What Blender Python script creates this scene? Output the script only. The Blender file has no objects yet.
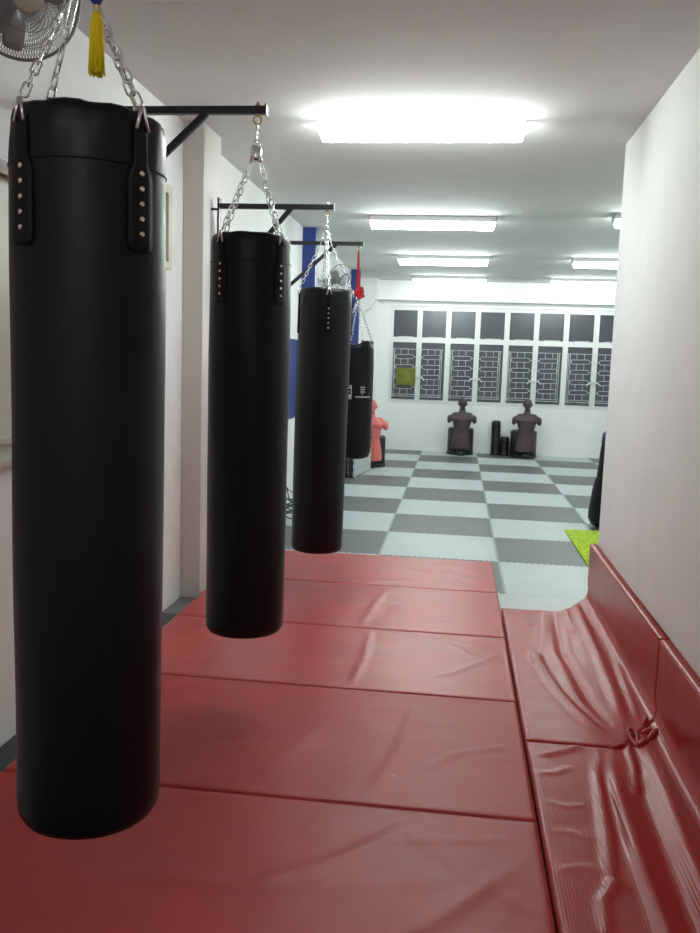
import bpy, math, random
from mathutils import Vector, Matrix, noise
random.seed(7)
PI = math.pi
S = bpy.context.scene
COL = S.collection

# ---------------------------------------------------------------- camera
def camera():
    yaw, pitch, roll = math.radians(6.97), math.radians(7.11), math.radians(1.85)
    fwd = Vector((-math.sin(yaw)*math.cos(pitch), math.cos(yaw)*math.cos(pitch), -math.sin(pitch)))
    r0 = Vector((math.cos(yaw), math.sin(yaw), 0)); d0 = fwd.cross(r0)
    right = r0*math.cos(roll) - d0*math.sin(roll)
    down = r0*math.sin(roll) + d0*math.cos(roll)
    m = Matrix((right, -down, -fwd)).transposed().to_4x4()
    m.translation = Vector((0, 0, 1.62))
    cd = bpy.data.cameras.new('camera'); co = bpy.data.objects.new('camera', cd)
    COL.objects.link(co); co.matrix_world = m
    cd.sensor_fit = 'VERTICAL'; cd.sensor_height = 24; cd.sensor_width = 18
    cd.lens = 850/933*24; cd.clip_start = .05; cd.clip_end = 100
    S.camera = co
camera()

# ---------------------------------------------------------------- world (night outside), exposure
w = bpy.data.worlds.new('night'); S.world = w; w.use_nodes = True
w.node_tree.nodes['Background'].inputs[0].default_value = (.045, .049, .052, 1)
w.node_tree.nodes['Background'].inputs[1].default_value = .9
S.view_settings.view_transform = 'Standard'; S.view_settings.look = 'None'
S.view_settings.gamma = 1; S.view_settings.use_curve_mapping = False
S.view_settings.exposure = 2.1
TUBE = 13.5          # strength of the fluorescent tubes
TUBE_COL = (.90, 1.0, .965, 1)
REAR_FILL = 8.0      # added warm fill behind the camera, weaker than the tubes
REAR_COL = (1.0, .94, .89, 1)

# ---------------------------------------------------------------- materials
def nd(t, kind, **kw):
    n = t.nodes.new(kind)
    for k, v in kw.items():
        if k in n.inputs.keys(): n.inputs[k].default_value = v
        else: setattr(n, k, v)
    return n
def mat(name, col, rough=.5, metal=0, spec=.5, bump=None, vary=0, vscale=4, coat=0, rvary=0):
    m = bpy.data.materials.new(name); m.use_nodes = True; t = m.node_tree
    p = t.nodes['Principled BSDF']
    p.inputs['Base Color'].default_value = (*col, 1); p.inputs['Roughness'].default_value = rough
    p.inputs['Metallic'].default_value = metal; p.inputs['Specular IOR Level'].default_value = spec
    p.inputs['Coat Weight'].default_value = coat
    tc = nd(t, 'ShaderNodeTexCoord')
    if vary:
        n = nd(t, 'ShaderNodeTexNoise', Scale=vscale, Detail=5.0)
        t.links.new(tc.outputs['Object'], n.inputs['Vector'])
        r = nd(t, 'ShaderNodeValToRGB')
        r.color_ramp.elements[0].position = .3; r.color_ramp.elements[1].position = .7
        r.color_ramp.elements[0].color = (*[c*(1-vary) for c in col], 1)
        r.color_ramp.elements[1].color = (*[min(1, c*(1+vary)) for c in col], 1)
        t.links.new(n.outputs['Fac'], r.inputs['Fac']); t.links.new(r.outputs['Color'], p.inputs['Base Color'])
        if rvary:
            mr = nd(t, 'ShaderNodeMapRange'); mr.inputs[3].default_value = rough-rvary; mr.inputs[4].default_value = rough+rvary
            t.links.new(n.outputs['Fac'], mr.inputs[0]); t.links.new(mr.outputs[0], p.inputs['Roughness'])
    if bump:
        sc, dist = bump
        n = nd(t, 'ShaderNodeTexNoise', Scale=sc, Detail=3.0)
        t.links.new(tc.outputs['Object'], n.inputs['Vector'])
        b = nd(t, 'ShaderNodeBump', Strength=1.0, Distance=dist)
        t.links.new(n.outputs['Fac'], b.inputs['Height']); t.links.new(b.outputs['Normal'], p.inputs['Normal'])
    return m
def emit(name, col, s):
    m = bpy.data.materials.new(name); m.use_nodes = True
    p = m.node_tree.nodes['Principled BSDF']
    p.inputs['Base Color'].default_value = (.8, .8, .8, 1)
    p.inputs['Emission Color'].default_value = col; p.inputs['Emission Strength'].default_value = s
    return m
def vinyl(name, col, rough, dirx, period=.006, depth=.0006, vary=.06, nb=.005, spec=.36):
    """ribbed, slightly crumpled vinyl"""
    m = mat(name, col, rough, spec=spec, vary=vary, vscale=3.0, rvary=.05); t = m.node_tree
    p = t.nodes['Principled BSDF']
    tc = nd(t, 'ShaderNodeTexCoord')
    wv = nd(t, 'ShaderNodeTexWave', Scale=1/period/3.0, Distortion=.4); wv.bands_direction = dirx
    t.links.new(tc.outputs['Object'], wv.inputs['Vector'])
    b1 = nd(t, 'ShaderNodeBump', Strength=.5, Distance=depth); t.links.new(wv.outputs['Fac'], b1.inputs['Height'])
    n = nd(t, 'ShaderNodeTexNoise', Scale=4.0, Detail=1.0, Distortion=0.0); t.links.new(tc.outputs['Object'], n.inputs['Vector'])
    b2 = nd(t, 'ShaderNodeBump', Strength=.5, Distance=nb)
    t.links.new(n.outputs['Fac'], b2.inputs['Height']); t.links.new(b1.outputs['Normal'], b2.inputs['Normal'])
    t.links.new(b2.outputs['Normal'], p.inputs['Normal'])
    return m
M = {}
M['wall'] = mat('white_wall_paint', (.87, .87, .86), .75, bump=(60, .0006), vary=.02)
M['ceiling'] = mat('white_ceiling_paint', (.74, .74, .73), .85, bump=(30, .001), vary=.02)
M['pillar'] = mat('pillar_paint', (.74, .71, .68), .7, bump=(60, .0006))
M['blue'] = mat('blue_paint', (.013, .038, .20), .45, bump=(40, .0006))
M['blue_panel'] = mat('blue_panel_paint', (.013, .038, .20), .45)
M['trim'] = mat('white_gloss_frame', (.80, .81, .80), .4)
M['beige'] = mat('beige_frame_paint', (.58, .52, .46), .5)
M['brown'] = mat('brown_wood_trim', (.22, .13, .10), .5, vary=.2, vscale=15)
M['slab'] = mat('dark_subfloor', (.05, .05, .055), .8)
M['rubber'] = mat('dark_rubber', (.045, .05, .055), .7, bump=(150, .0006))
M['tile_pale'] = mat('pale_foam', (.50, .56, .56), .42, bump=(160, .0006), vary=.04)
M['tile_dark'] = mat('dark_foam', (.125, .137, .14), .42, bump=(160, .0006), vary=.05)
M['red'] = vinyl('red_vinyl_lengthwise', (.43, .036, .030), .42, 'Y')
M['red2'] = vinyl('red_vinyl_crosswise', (.47, .055, .048), .33, 'Y', vary=.12, spec=.6)
M['redside'] = vinyl('red_vinyl_glossy', (.40, .032, .025), .30, 'X', .011, .0006, .04, .0005, spec=.30)
M['rededge'] = mat('red_vinyl_edge', (.42, .07, .05), .45)
M['black'] = mat('black_bag_vinyl', (.0032, .004, .0072), .40, spec=.26, bump=(260, .0005), vary=.1)
M['strap'] = mat('black_webbing', (.004, .004, .0055), .55, spec=.22, bump=(500, .0006))
M['iron'] = mat('black_painted_iron', (.011, .011, .014), .42, bump=(90, .0005))
M['chrome'] = mat('zinc_chain_steel', (.85, .86, .85), .25, metal=1)
M['nickel'] = mat('nickel_rivet', (.70, .66, .56), .25, metal=1)
M['brass'] = mat('brass_ring', (.62, .50, .30), .35, metal=1)
M['hook'] = mat('dull_steel_hook', (.80, .77, .72), .28, metal=1)
M['yellow'] = mat('yellow_thread', (.95, .72, .0), .6, bump=(300, .002))
M['bluecord'] = mat('blue_cord', (.03, .05, .28), .6)
M['gold'] = mat('gold_cord', (.55, .45, .22), .6)
M['redcloth'] = mat('red_cloth', (.55, .02, .035), .8, bump=(120, .002))
M['fanwire'] = mat('grey_fan_wire', (.25, .26, .27), .4, metal=.6)
M['fanbody'] = mat('grey_fan_plastic', (.36, .38, .38), .45)
M['fanhub'] = mat('beige_fan_badge', (.52, .48, .40), .4)
M['fanblade'] = mat('smoky_fan_blade', (.36, .35, .34), .35)
M['fixture'] = mat('white_lamp_body', (.72, .73, .72), .4)
M['endcap'] = mat('grey_lamp_cap', (.42, .42, .42), .4)
M['tube'] = emit('lit_fluorescent_tube', TUBE_COL, TUBE)
M['dimtube'] = emit('lit_dimmed_fluorescent_tube', TUBE_COL, TUBE*.62)  # strength lowered so the last lamps stand out against the bright lintel
M['rearfill'] = emit('added_warm_fill', REAR_COL, REAR_FILL)
M['dummybrown'] = mat('brown_dummy_skin', (.068, .043, .046), .5, vary=.12, vscale=9)
M['dummyred'] = mat('red_dummy_skin', (.72, .17, .155), .5, vary=.08, vscale=9)
M['plastic'] = mat('black_base_plastic', (.014, .014, .016), .38)
M['padded'] = mat('black_padded_leather', (.012, .013, .014), .35, bump=(60, .002))
M['green'] = mat('lime_turf', (.42, .60, .015), .8, bump=(45, .012), vary=.45, vscale=38)
M['cloth'] = mat('olive_green_cloth', (.17, .18, .03), .85, bump=(40, .006), vary=.15, vscale=8)
M['grille'] = mat('white_grille_paint', (.66, .66, .64), .45)
M['mark'] = mat('white_print', (.62, .62, .64), .6)
M['navy'] = mat('navy_band', (.02, .025, .07), .5)
M['cable'] = mat('black_cable', (.02, .025, .025), .5)
M['socket'] = mat('dark_badge_print', (.10, .10, .10), .5)
def glass():
    m = bpy.data.materials.new('dusty_window_glass'); m.use_nodes = True; t = m.node_tree
    for n in list(t.nodes): t.nodes.remove(n)
    o = nd(t, 'ShaderNodeOutputMaterial')
    tr = nd(t, 'ShaderNodeBsdfTransparent'); tr.inputs[0].default_value = (.7, .72, .75, 1)
    df = nd(t, 'ShaderNodeBsdfDiffuse'); df.inputs[0].default_value = (.12, .13, .14, 1)
    gl = nd(t, 'ShaderNodeBsdfGlossy'); gl.inputs['Roughness'].default_value = .2
    fr = nd(t, 'ShaderNodeFresnel'); fr.inputs[0].default_value = 1.45
    tc = nd(t, 'ShaderNodeTexCoord'); n = nd(t, 'ShaderNodeTexNoise', Scale=2.2, Detail=5.0)
    t.links.new(tc.outputs['Object'], n.inputs['Vector'])
    mr = nd(t, 'ShaderNodeMapRange'); mr.inputs[1].default_value = .4; mr.inputs[2].default_value = .75
    mr.inputs[3].default_value = .22; mr.inputs[4].default_value = .50
    t.links.new(n.outputs['Fac'], mr.inputs[0])
    m1 = nd(t, 'ShaderNodeMixShader'); m2 = nd(t, 'ShaderNodeMixShader')
    t.links.new(mr.outputs[0], m1.inputs[0]); t.links.new(tr.outputs[0], m1.inputs[1]); t.links.new(df.outputs[0], m1.inputs[2])
    t.links.new(fr.outputs[0], m2.inputs[0]); t.links.new(m1.outputs[0], m2.inputs[1]); t.links.new(gl.outputs[0], m2.inputs[2])
    t.links.new(m2.outputs[0], o.inputs[0])
    return m
M['glass'] = glass()

# ---------------------------------------------------------------- mesh helpers
class MB:
    def __init__(s): s.v = []; s.f = []; s.m = []; s.sm = []
    def add(s, vs, fs, mi=0, smooth=True):
        b = len(s.v); s.v += [tuple(v) for v in vs]
        for f in fs: s.f.append([b+i for i in f]); s.m.append(mi); s.sm.append(smooth)
        return s
    def box(s, a, b, mi=0, M4=None):
        x0, y0, z0 = a; x1, y1, z1 = b
        vs = [Vector(p) for p in ((x0,y0,z0),(x1,y0,z0),(x1,y1,z0),(x0,y1,z0),(x0,y0,z1),(x1,y0,z1),(x1,y1,z1),(x0,y1,z1))]
        if M4: vs = [M4 @ v for v in vs]
        return s.add(vs, [(0,3,2,1),(4,5,6,7),(0,1,5,4),(1,2,6,5),(2,3,7,6),(3,0,4,7)], mi, False)
    def tube(s, pts, r, n=8, closed=False, mi=0, caps=True, radii=None):
        pts = [Vector(p) for p in pts]; k = len(pts); b = []; up = None
        for i, p in enumerate(pts):
            if closed: d = pts[(i+1) % k]-pts[i-1]
            else: d = pts[min(i+1, k-1)]-pts[max(i-1, 0)]
            d.normalize()
            if up is None:
                up = Vector((0, 0, 1)) if abs(d.z) < .9 else Vector((1, 0, 0))
            a = d.cross(up)
            if a.length < 1e-4: a = d.cross(Vector((0, 1, 0)))
            a.normalize(); up = a.cross(d).normalized()
            rr = radii[i] if radii else r
            b += [p + (a*math.cos(2*PI*j/n)+up*math.sin(2*PI*j/n))*rr for j in range(n)]
        fs = []
        for i in range(k if closed else k-1):
            i2 = (i+1) % k
            for j in range(n):
                j2 = (j+1) % n; fs.append((i*n+j, i*n+j2, i2*n+j2, i2*n+j))
        if not closed and caps: fs += [tuple(range(n))[::-1], tuple((k-1)*n+j for j in range(n))]
        return s.add(b, fs, mi)
    def bar(s, a, b, wx, wz, mi=0):
        """rectangular bar between two points; wz measured close to vertical"""
        a = Vector(a); b = Vector(b); d = (b-a).normalized()
        up = Vector((0, 0, 1)) if abs(d.z) < .95 else Vector((0, 1, 0))
        sx = d.cross(up).normalized(); sz = sx.cross(d)
        vs = [p+sx*i*wx/2+sz*j*wz/2 for p in (a, b) for i, j in ((-1,-1),(1,-1),(1,1),(-1,1))]
        return s.add(vs, [(3,2,1,0),(4,5,6,7),(0,1,5,4),(1,2,6,5),(2,3,7,6),(3,0,4,7)], mi, False)
    def lathe(s, prof, n=32, M4=None, mi=0, sq=None):
        """profile of (r,z); closed at ends when r==0"""
        vs = []; rows = []
        for r, z in prof:
            if r < 1e-6: rows.append([len(vs)]); vs.append(Vector((0, 0, z)))
            else:
                rows.append(list(range(len(vs), len(vs)+n)))
                vs += [Vector((r*math.cos(2*PI*j/n), r*math.sin(2*PI*j/n), z)) for j in range(n)]
        fs = []
        for a, b in zip(rows, rows[1:]):
            for j in range(n):
                k = (j+1) % n
                if len(a) == 1 and len(b) == 1: continue
                if len(a) == 1: fs.append((a[0], b[k], b[j]))
                elif len(b) == 1: fs.append((a[j], a[k], b[0]))
                else: fs.append((a[j], a[k], b[k], b[j]))
        if M4: vs = [M4 @ v for v in vs]
        return s.add(vs, fs, mi)
    def build(s, name, mats, parent=None, loc=None, bevel=0, smooth_angle=None):
        me = bpy.data.meshes.new(name)
        me.from_pydata(s.v, [], s.f)
        if not isinstance(mats, (list, tuple)): mats = [mats]
        for m in mats: me.materials.append(m)
        me.polygons.foreach_set('material_index', s.m); me.polygons.foreach_set('use_smooth', s.sm)
        me.update()
        o = bpy.data.objects.new(name, me); COL.objects.link(o)
        if parent: o.parent = parent
        if loc: o.location = loc
        if bevel:
            b = o.modifiers.new('bevel', 'BEVEL'); b.width = bevel; b.segments = 2; b.limit_method = 'ANGLE'
        return o
def tag(o, label=None, cat=None, group=None, kind=None):
    if label: o['label'] = label
    if cat: o['category'] = cat
    if group: o['group'] = group
    if kind: o['kind'] = kind
    return o
def empty(name, loc, label, cat, group=None, rot=(0, 0, 0)):
    o = bpy.data.objects.new(name, None); COL.objects.link(o)
    o.location = loc; o.rotation_euler = rot; o.empty_display_size = .1
    return tag(o, label, cat, group)
def struct(name, mb, m, bevel=0):
    return tag(mb.build(name, m, bevel=bevel), kind='structure')

# ---------------------------------------------------------------- the room
XL, XR, YC, YW, ZC = -1.79, 1.02, 5.95, 15.75, 3.08      # left wall, right wall, its corner, window wall, ceiling
XE, YB = 4.41, -2.4
b = MB(); b.box((XL-.2, YB-.2, -.14), (XE+.2, YW+.2, -.02)); struct('floor', b, M['slab'])
b = MB(); b.box((XL-.2, YB-.2, ZC), (XE+.2, YW+.2, ZC+.15)); struct('ceiling', b, M['ceiling'])
b = MB(); b.box((XL-.2, YB-.2, -.02), (XL, YW, ZC)); struct('wall_left', b, M['wall'])
b = MB(); b.box((XR, YB, -.02), (XR+.2, YC, ZC)); struct('wall_right', b, M['wall'], bevel=.004)
b = MB(); b.box((XR+.2, YC-.2, -.02), (XE, YC, ZC)); struct('wall_return', b, M['wall'])
b = MB(); b.box((XE, YC-.2, -.02), (XE+.2, YW, ZC)); struct('wall_far_right', b, M['wall'])
b = MB(); b.box((XL, YB-.2, -.02), (XR+.2, YB, ZC)); struct('wall_rear', b, M['wall'])
# window wall with a band opening
WX0, WX1, WZ0, WZ1 = -1.28, 4.19, .90, 2.64
b = MB()
b.box((XL-.2, YW, -.02), (XE+.2, YW+.2, WZ0)); b.box((XL-.2, YW, WZ1), (XE+.2, YW+.2, ZC))
b.box((XL-.2, YW, WZ0), (WX0, YW+.2, WZ1)); b.box((WX1, YW, WZ0), (XE+.2, YW+.2, WZ1))
struct('wall_window_side', b, M['wall'])
b = MB(); b.box((XL, YW-.16, 2.73), (XE, YW, ZC)); struct('trim_lintel', b, M['wall'], bevel=.006)
b = MB(); b.box((XL, YW-.10, -.02), (-1.50, YW, 2.73)); struct('trim_corner_column', b, M['wall'], bevel=.006)
# columns on the left wall
b = MB(); b.box((XL, 5.41, -.02), (-1.653, 5.80, ZC)); struct('trim_column_near', b, M['pillar'], bevel=.006)
def blue_column(name, y0, y1, z0):
    b = MB(); b.box((XL, y0, -.02), (-1.64, y1, z0), 0); b.box((XL, y0, z0), (-1.64, y1, ZC), 1)
    struct(name, b, [M['wall'], M['blue']], bevel=.005)
blue_column('trim_column_middle', 9.6, 9.76, .95)
blue_column('trim_column_far', 13.9, 14.05, .95)
# haunch at the last column
b = MB()
vs = [(XL,15.25,2.5),(-1.70,15.25,2.5),(-1.62,15.25,2.55),(-1.48,15.25,2.85),(-1.48,15.25,ZC),(XL,15.25,ZC)]
vs += [(x, 15.588, z) for x, y, z in vs]
b.add(vs, [(0,1,2,3,4,5),(11,10,9,8,7,6)]+[(i,i+6,(i+1)%6+6,(i+1)%6) for i in range(6)], 0, False)
struct('trim_haunch', b, M['wall'])
# blue band painted low on the left wall
b = MB(); b.box((XL, 6.3, .97), (XL+.012, 9.6, 1.83)); struct('trim_blue_band', b, M['blue_panel'])
b = MB(); b.box((XL, 11.3, .97), (XL+.012, 13.9, 1.83)); struct('trim_blue_band_far', b, M['blue_panel'])

# ---------------------------------------------------------------- long window
PX = [-1.205+.5252*i for i in range(10)]; PW = .432
def window_long():
    y0, y1 = YW+.03, YW+.09
    root = bpy.data.objects.new('window_1', None); COL.objects.link(root); tag(root, kind='structure')
    xs = [WX0]+[c for x in PX for c in (x, x+PW)]+[WX1]
    b = MB()
    for i in range(0, len(xs), 2): b.box((xs[i], y0, WZ0), (xs[i+1], y1, WZ1))
    for x in PX:
        for z0, z1 in ((WZ0, .94), (1.985, 2.08), (2.565, WZ1)): b.box((x, y0, z0), (x+PW, y1, z1))
    b.build('window_frame', M['trim'], root)
    b = MB(); b.box((WX0, YW-.008, WZ0-.02), (WX1, YW+.03, WZ0)); b.build('window_sill', M['trim'], root, bevel=.004)
    for x in PX:
        for z0, z1 in ((.94, 1.985), (2.08, 2.565)):
            b = MB(); b.box((x, y0+.03, z0), (x+PW, y0+.036, z1)); b.build('pane', M['glass'], root)
        # thin sash ledge in the upper light
        b = MB(); b.box((x+.10, y0-.008, 2.08), (x+PW-.06, y0+.01, 2.092)); b.build('sash_ledge', M['grille'], root)
    for i in range(0, 10, 2):
        x = PX[i]+PW+.045
        for dx, z in ((-.03, 1.34), (.03, 1.34)):
            b = MB(); s = 1 if dx > 0 else -1
            b.tube([(x+s*.02, y0-.03, 1.36), (x+s*.05, y0-.06, 1.36), (x+s*.09, y0-.075, 1.335), (x+s*.13, y0-.08, 1.30)], .011, 6)
            b.box((x+s*.02-.012, y0-.035, 1.33), (x+s*.02+.012, y0, 1.39))
            b.build('window_handle', M['trim'], root)
window_long()
def grille(i):
    x0 = PX[i]+.012; x1 = PX[i+1]+PW-.055; y = YW-.02; zt, zb = 1.862, 1.0
    r = .0055
    nm = ['nearest the left corner, behind the green cloth', 'above the left brown dummy', 'above the right brown dummy', 'right of the brown dummies', 'at the far right end of the windows'][i//2]
    root = empty('window_grille', ((x0+x1)/2, y, zb), 'white metal security grille with oval links, ' + nm, 'window grille', 'grilles on the long window')
    def P(x, z): return (x-(x0+x1)/2, 0, z-zb)
    b = MB()
    for z in (zt, zb, zb+.035): b.tube([P(x0-.02, z), P(x1+.02, z)], r, 6)
    for x in (x0, x0+.03, x1-.03, x1): b.tube([P(x, zb-.02), P(x, zt)], r, 6)
    b.build('grille_frame', M['grille'], root)
    cs = [PX[i]+PW/2+.008, PX[i+1]+PW/2-.025]
    zs = [1.722-.182*k for k in range(4)]; ow, oh = .165, .04
    for ci, c in enumerate(cs):
        b = MB()
        for k, z in enumerate(zs):
            pts = []
            for a in range(12):
                t = 2*PI*a/12; sx = 1 if math.cos(t) > 0 else -1
                pts.append(P(c+sx*(ow-oh)+oh*math.cos(t), z+oh*math.sin(t)))
            b.tube(pts, r*.9, 5, closed=True)
            lo = x0+.03 if ci == 0 else (cs[0]+cs[1])/2
            hi = (cs[0]+cs[1])/2 if ci == 0 else x1-.03
            b.tube([P(lo, z), P(c-ow, z)], r*.9, 5); b.tube([P(c+ow, z), P(hi, z)], r*.9, 5)
            top = zs[k-1]-oh if k else zt
            for dx in (-.065, .065): b.tube([P(c+dx, z+oh), P(c+dx, top)], r*.9, 5)
        for dx in (-.065, .065): b.tube([P(c+dx, zs[-1]-oh), P(c+dx, zb+.03)], r*.9, 5)
        b.build('oval_link_panel', M['grille'], root)
for i in range(0, 10, 2): grille(i)
# the near-left window, mostly hidden by the first bag
def near_window():
    root = bpy.data.objects.new('window_2', None); COL.objects.link(root); tag(root, kind='structure')
    y0, y1, z0, z1 = 1.9, 4.1, 1.17, 2.33
    b = MB(); x = XL
    b.box((x, y0, z1-.05), (x+.05, y1, z1)); b.build('head_trim', M['brown'], root)
    b = MB()
    for z in (z0, z0+.09): b.box((x, y0, z-.012), (x+.035, y1, z+.012))
    b.box((x, y0, z0), (x+.03, y0+.06, z1-.05)); b.box((x, y1-.06, z0), (x+.03, y1, z1-.05)); b.box((x, 3.02, z0), (x+.03, 3.09, z1-.05))
    b.build('window_frame', M['beige'], root)
    b = MB(); b.box((x, y0+.06, z0), (x+.012, y1-.06, z1-.05)); b.build('pane', mat('frosted_beige_pane', (.66, .62, .56), .3), root)
near_window()
b = MB(); x = XL
b.box((x, 4.2, 2.171), (x+.02, 5.03, 2.569), 0)
b.box((x, 4.2, 2.57), (x+.04, 5.09, 2.62), 1); b.box((x, 4.2, 2.13), (x+.04, 5.09, 2.17), 1); b.box((x, 5.03, 2.17), (x+.04, 5.09, 2.57), 1)
tag(b.build('vent_panel', [M['wall'], M['beige']]), 'beige framed panel high on left wall behind the nearest punching bag', 'wall panel')
def wall_frame():
    b = MB(); y0, y1, z0, z1 = 10.0, 11.0, 1.95, 2.66
    for a, c in (((XL, y0, z0), (XL+.03, y0+.05, z1)), ((XL, y1-.05, z0), (XL+.03, y1, z1)), ((XL, y0, z0), (XL+.03, y1, z0+.05)), ((XL, y0, z1-.05), (XL+.03, y1, z1))): b.box(a, c)
    root = bpy.data.objects.new('window_3', None); COL.objects.link(root); tag(root, kind='structure')
    b.build('window_frame', M['trim'], root)
    b = MB(); b.box((XL, y0+.05, z0+.05), (XL+.012, y1-.05, z1-.05)); b.build('pane', mat('grey_frosted_pane', (.36, .42, .44), .3), root)
wall_frame()

# ---------------------------------------------------------------- puzzle mats
ROW0, TX0 = 7.03, .41
TP = .0500
def tooth(t, A=.012):
    u = (t % TP)/TP
    if u < .16: return A*(u/.16)
    if u < .42: return A
    if u < .58: return A-2*A*(u-.42)/.16
    if u < .84: return -A
    return -A+A*(u-.84)/.16
def tile(ix, iy, x0, x1, y0, y1, straight):
    """edges listed in straight ('l','r','b','t') are plain"""
    def sample(a, c):
        out = []; n0 = math.ceil(a/TP*1.0-1e-6)-1
        for k in range(int(n0), int(c/TP)+2):
            for u in (0, .16, .42, .58, .84):
                t = (k+u)*TP
                if a+.014 < t < c-.014: out.append(t)
        return out
    g = .0012; pts = []
    pts.append((x0+g, y0+g))
    if 'b' not in straight: pts += [(t, y0+tooth(t)+g) for t in sample(x0, x1)]
    pts.append((x1-g, y0+g))
    if 'r' not in straight: pts += [(x1+tooth(t)-g, t) for t in sample(y0, y1)]
    pts.append((x1-g, y1-g))
    if 't' not in straight: pts += [(t, y1+tooth(t)-g) for t in reversed(sample(x0, x1))]
    pts.append((x0+g, y1-g))
    if 'l' not in straight: pts += [(x0+tooth(t)+g, t) for t in reversed(sample(y0, y1))]
    n = len(pts); ox, oy = (x0+x1)/2, (y0+y1)/2
    c = .0016
    def ins(p): return (p[0]-ox)*(1-c*2), (p[1]-oy)*(1-c*2)
    vs = [(p[0]-ox, p[1]-oy, 0) for p in pts]+[(p[0]-ox, p[1]-oy, .0185) for p in pts]+[(*ins(p), .02) for p in pts]
    fs = [tuple(range(n))[::-1], tuple(range(2*n, 3*n))]
    for k in (0, n): fs += [(k+i, k+(i+1) % n, k+n+(i+1) % n, k+n+i) for i in range(n)]
    mb = MB(); mb.add(vs, fs, 0, False)
    return mb, (ox, oy, -.02)
ORD = ['first', 'second', 'third', 'fourth', 'fifth', 'sixth', 'seventh', 'eighth', 'ninth', 'tenth', 'eleventh', 'twelfth']
for k in range(-2, 4):
    xa, xb = TX0+k, TX0+k+1
    if k == -2: xa = XL+.002
    if k == 3: xb = XE-.002
    for j in range(-2, 9):
        ya, yb = ROW0+j, ROW0+j+1
        st = ''
        if k == -2: st += 'l'
        if k == 3: st += 'r'
        if j == -2:
            st += 'b'
            if k == 1: xa_ = xa
            if k >= 1: ya = YC+.002
            if k >= 1 and yb-ya < .1: continue
        if j == 8: yb = YW-.002; st += 't'
        if j == -1 and k >= 1: st += 'b'; ya = YC+.002
        if j == -2 and k >= 1: continue
        if k == 0 and j == -2: xb2 = XR-.002; st += 'r'
        else: xb2 = xb
        if j == -1 and k == 0: pass
        dark = (k+j) % 2 == 0
        if k == 0 and j == -2: dark = False
        mb, loc = tile(k, j, xa, xb2, ya, yb, st)
        o = mb.build('puzzle_mat', M['tile_dark' if dark else 'tile_pale'], loc=loc)
        kind = 'dark grey' if dark else 'pale grey'
        tag(o, f'{kind} foam puzzle mat, {ORD[k+2]} column from left wall, {ORD[8-j]} row out from windows', 'foam mat', 'interlocking puzzle mats on the floor')
b = MB(); b.box((XL, YB, -.02), (XR, 5.028, 0)); tag(b.build('rubber_underlay', M['rubber']), 'dark rubber underlay showing as a strip between left wall and red mats', 'floor mat')

# ---------------------------------------------------------------- red vinyl mats
def ridge(p, pts, w):
    """tapered ridge along a polyline, 0..1"""
    px, py = p; best = 1e9; bt = 0; acc = 0; L = []
    for (ax, ay), (bx, by) in zip(pts, pts[1:]):
        dx, dy = bx-ax, by-ay; l2 = dx*dx+dy*dy; l = math.sqrt(l2)
        t = max(0, min(1, ((px-ax)*dx+(py-ay)*dy)/l2)); d2 = (px-ax-t*dx)**2+(py-ay-t*dy)**2
        if d2 < best: best = d2; bt = acc+t*l
        acc += l
    if best > 9*w*w: return 0
    u = bt/acc; e = smooth(u/.22)*smooth((1-u)/.22)
    ww = w*(.45+.55*e)
    return math.exp(-best/(ww*ww))*e
def smooth(t): t = max(0, min(1, t)); return t*t*(3-2*t)
def flat_mat(x0, x1, y0, y1, z, th, label, ridges, m, seed, name='gym_mat'):
    nx, ny = int((x1-x0)/.016), int((y1-y0)/.016)
    cx, cy = (x0+x1)/2, (y0+y1)/2
    g = []; vs = []
    for j in range(ny+1):
        for i in range(nx+1):
            x = x0+(x1-x0)*i/nx; y = y0+(y1-y0)*j/ny
            e = min(x-x0, x1-x, y-y0, y1-y)
            rnd = 1-max(0, 1-e/.016)**2
            h = th-.005*(1-rnd)
            f = max(0, min(1, e/.05))
            h += f*(.0035*noise.noise(Vector((x*1.6+seed, y*2.2, seed)))+.0016*noise.noise(Vector((x*5+seed, y*7, 3)))+.0009*noise.noise(Vector((x*9+y*4, y*17-x*5, seed))))
            for (pl, hh, ww) in ridges: h += min(1, e/.02)*hh*ridge((x, y), pl, ww)
            vs.append((x-cx, y-cy, h))
    n = nx+1; fs = [(j*n+i, j*n+i+1, (j+1)*n+i+1, (j+1)*n+i) for j in range(ny) for i in range(nx)]
    ring = [i for i in range(nx+1)]+[j*n+nx for j in range(1, ny+1)]+[ny*n+i for i in range(nx-1, -1, -1)]+[j*n for j in range(ny-1, 0, -1)]
    base = len(vs); k = len(ring)
    vs += [(vs[r][0], vs[r][1], 0) for r in ring]
    fs += [(ring[(i+1) % k], ring[i], base+i, base+(i+1) % k) for i in range(k)]
    fs.append(tuple(base+i for i in range(k))[::-1])
    b = MB(); b.add(vs, fs); o = b.build(name, m, loc=(cx, cy, z))
    # piped seam along the welt
    tag(o, label, 'gym mat', 'red gym mats laid in rows')
    w = MB(); hx, hy = (x1-x0)/2+.001, (y1-y0)/2+.001
    w.tube([(-hx, -hy, th*.6), (hx, -hy, th*.6), (hx, hy, th*.6), (-hx, hy, th*.6)], .0018, 6, closed=True)
    w.build('seam_piping', M['rededge'], o)
    return o
RX0, RX1 = -1.63, .347
g = .0025
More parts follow.
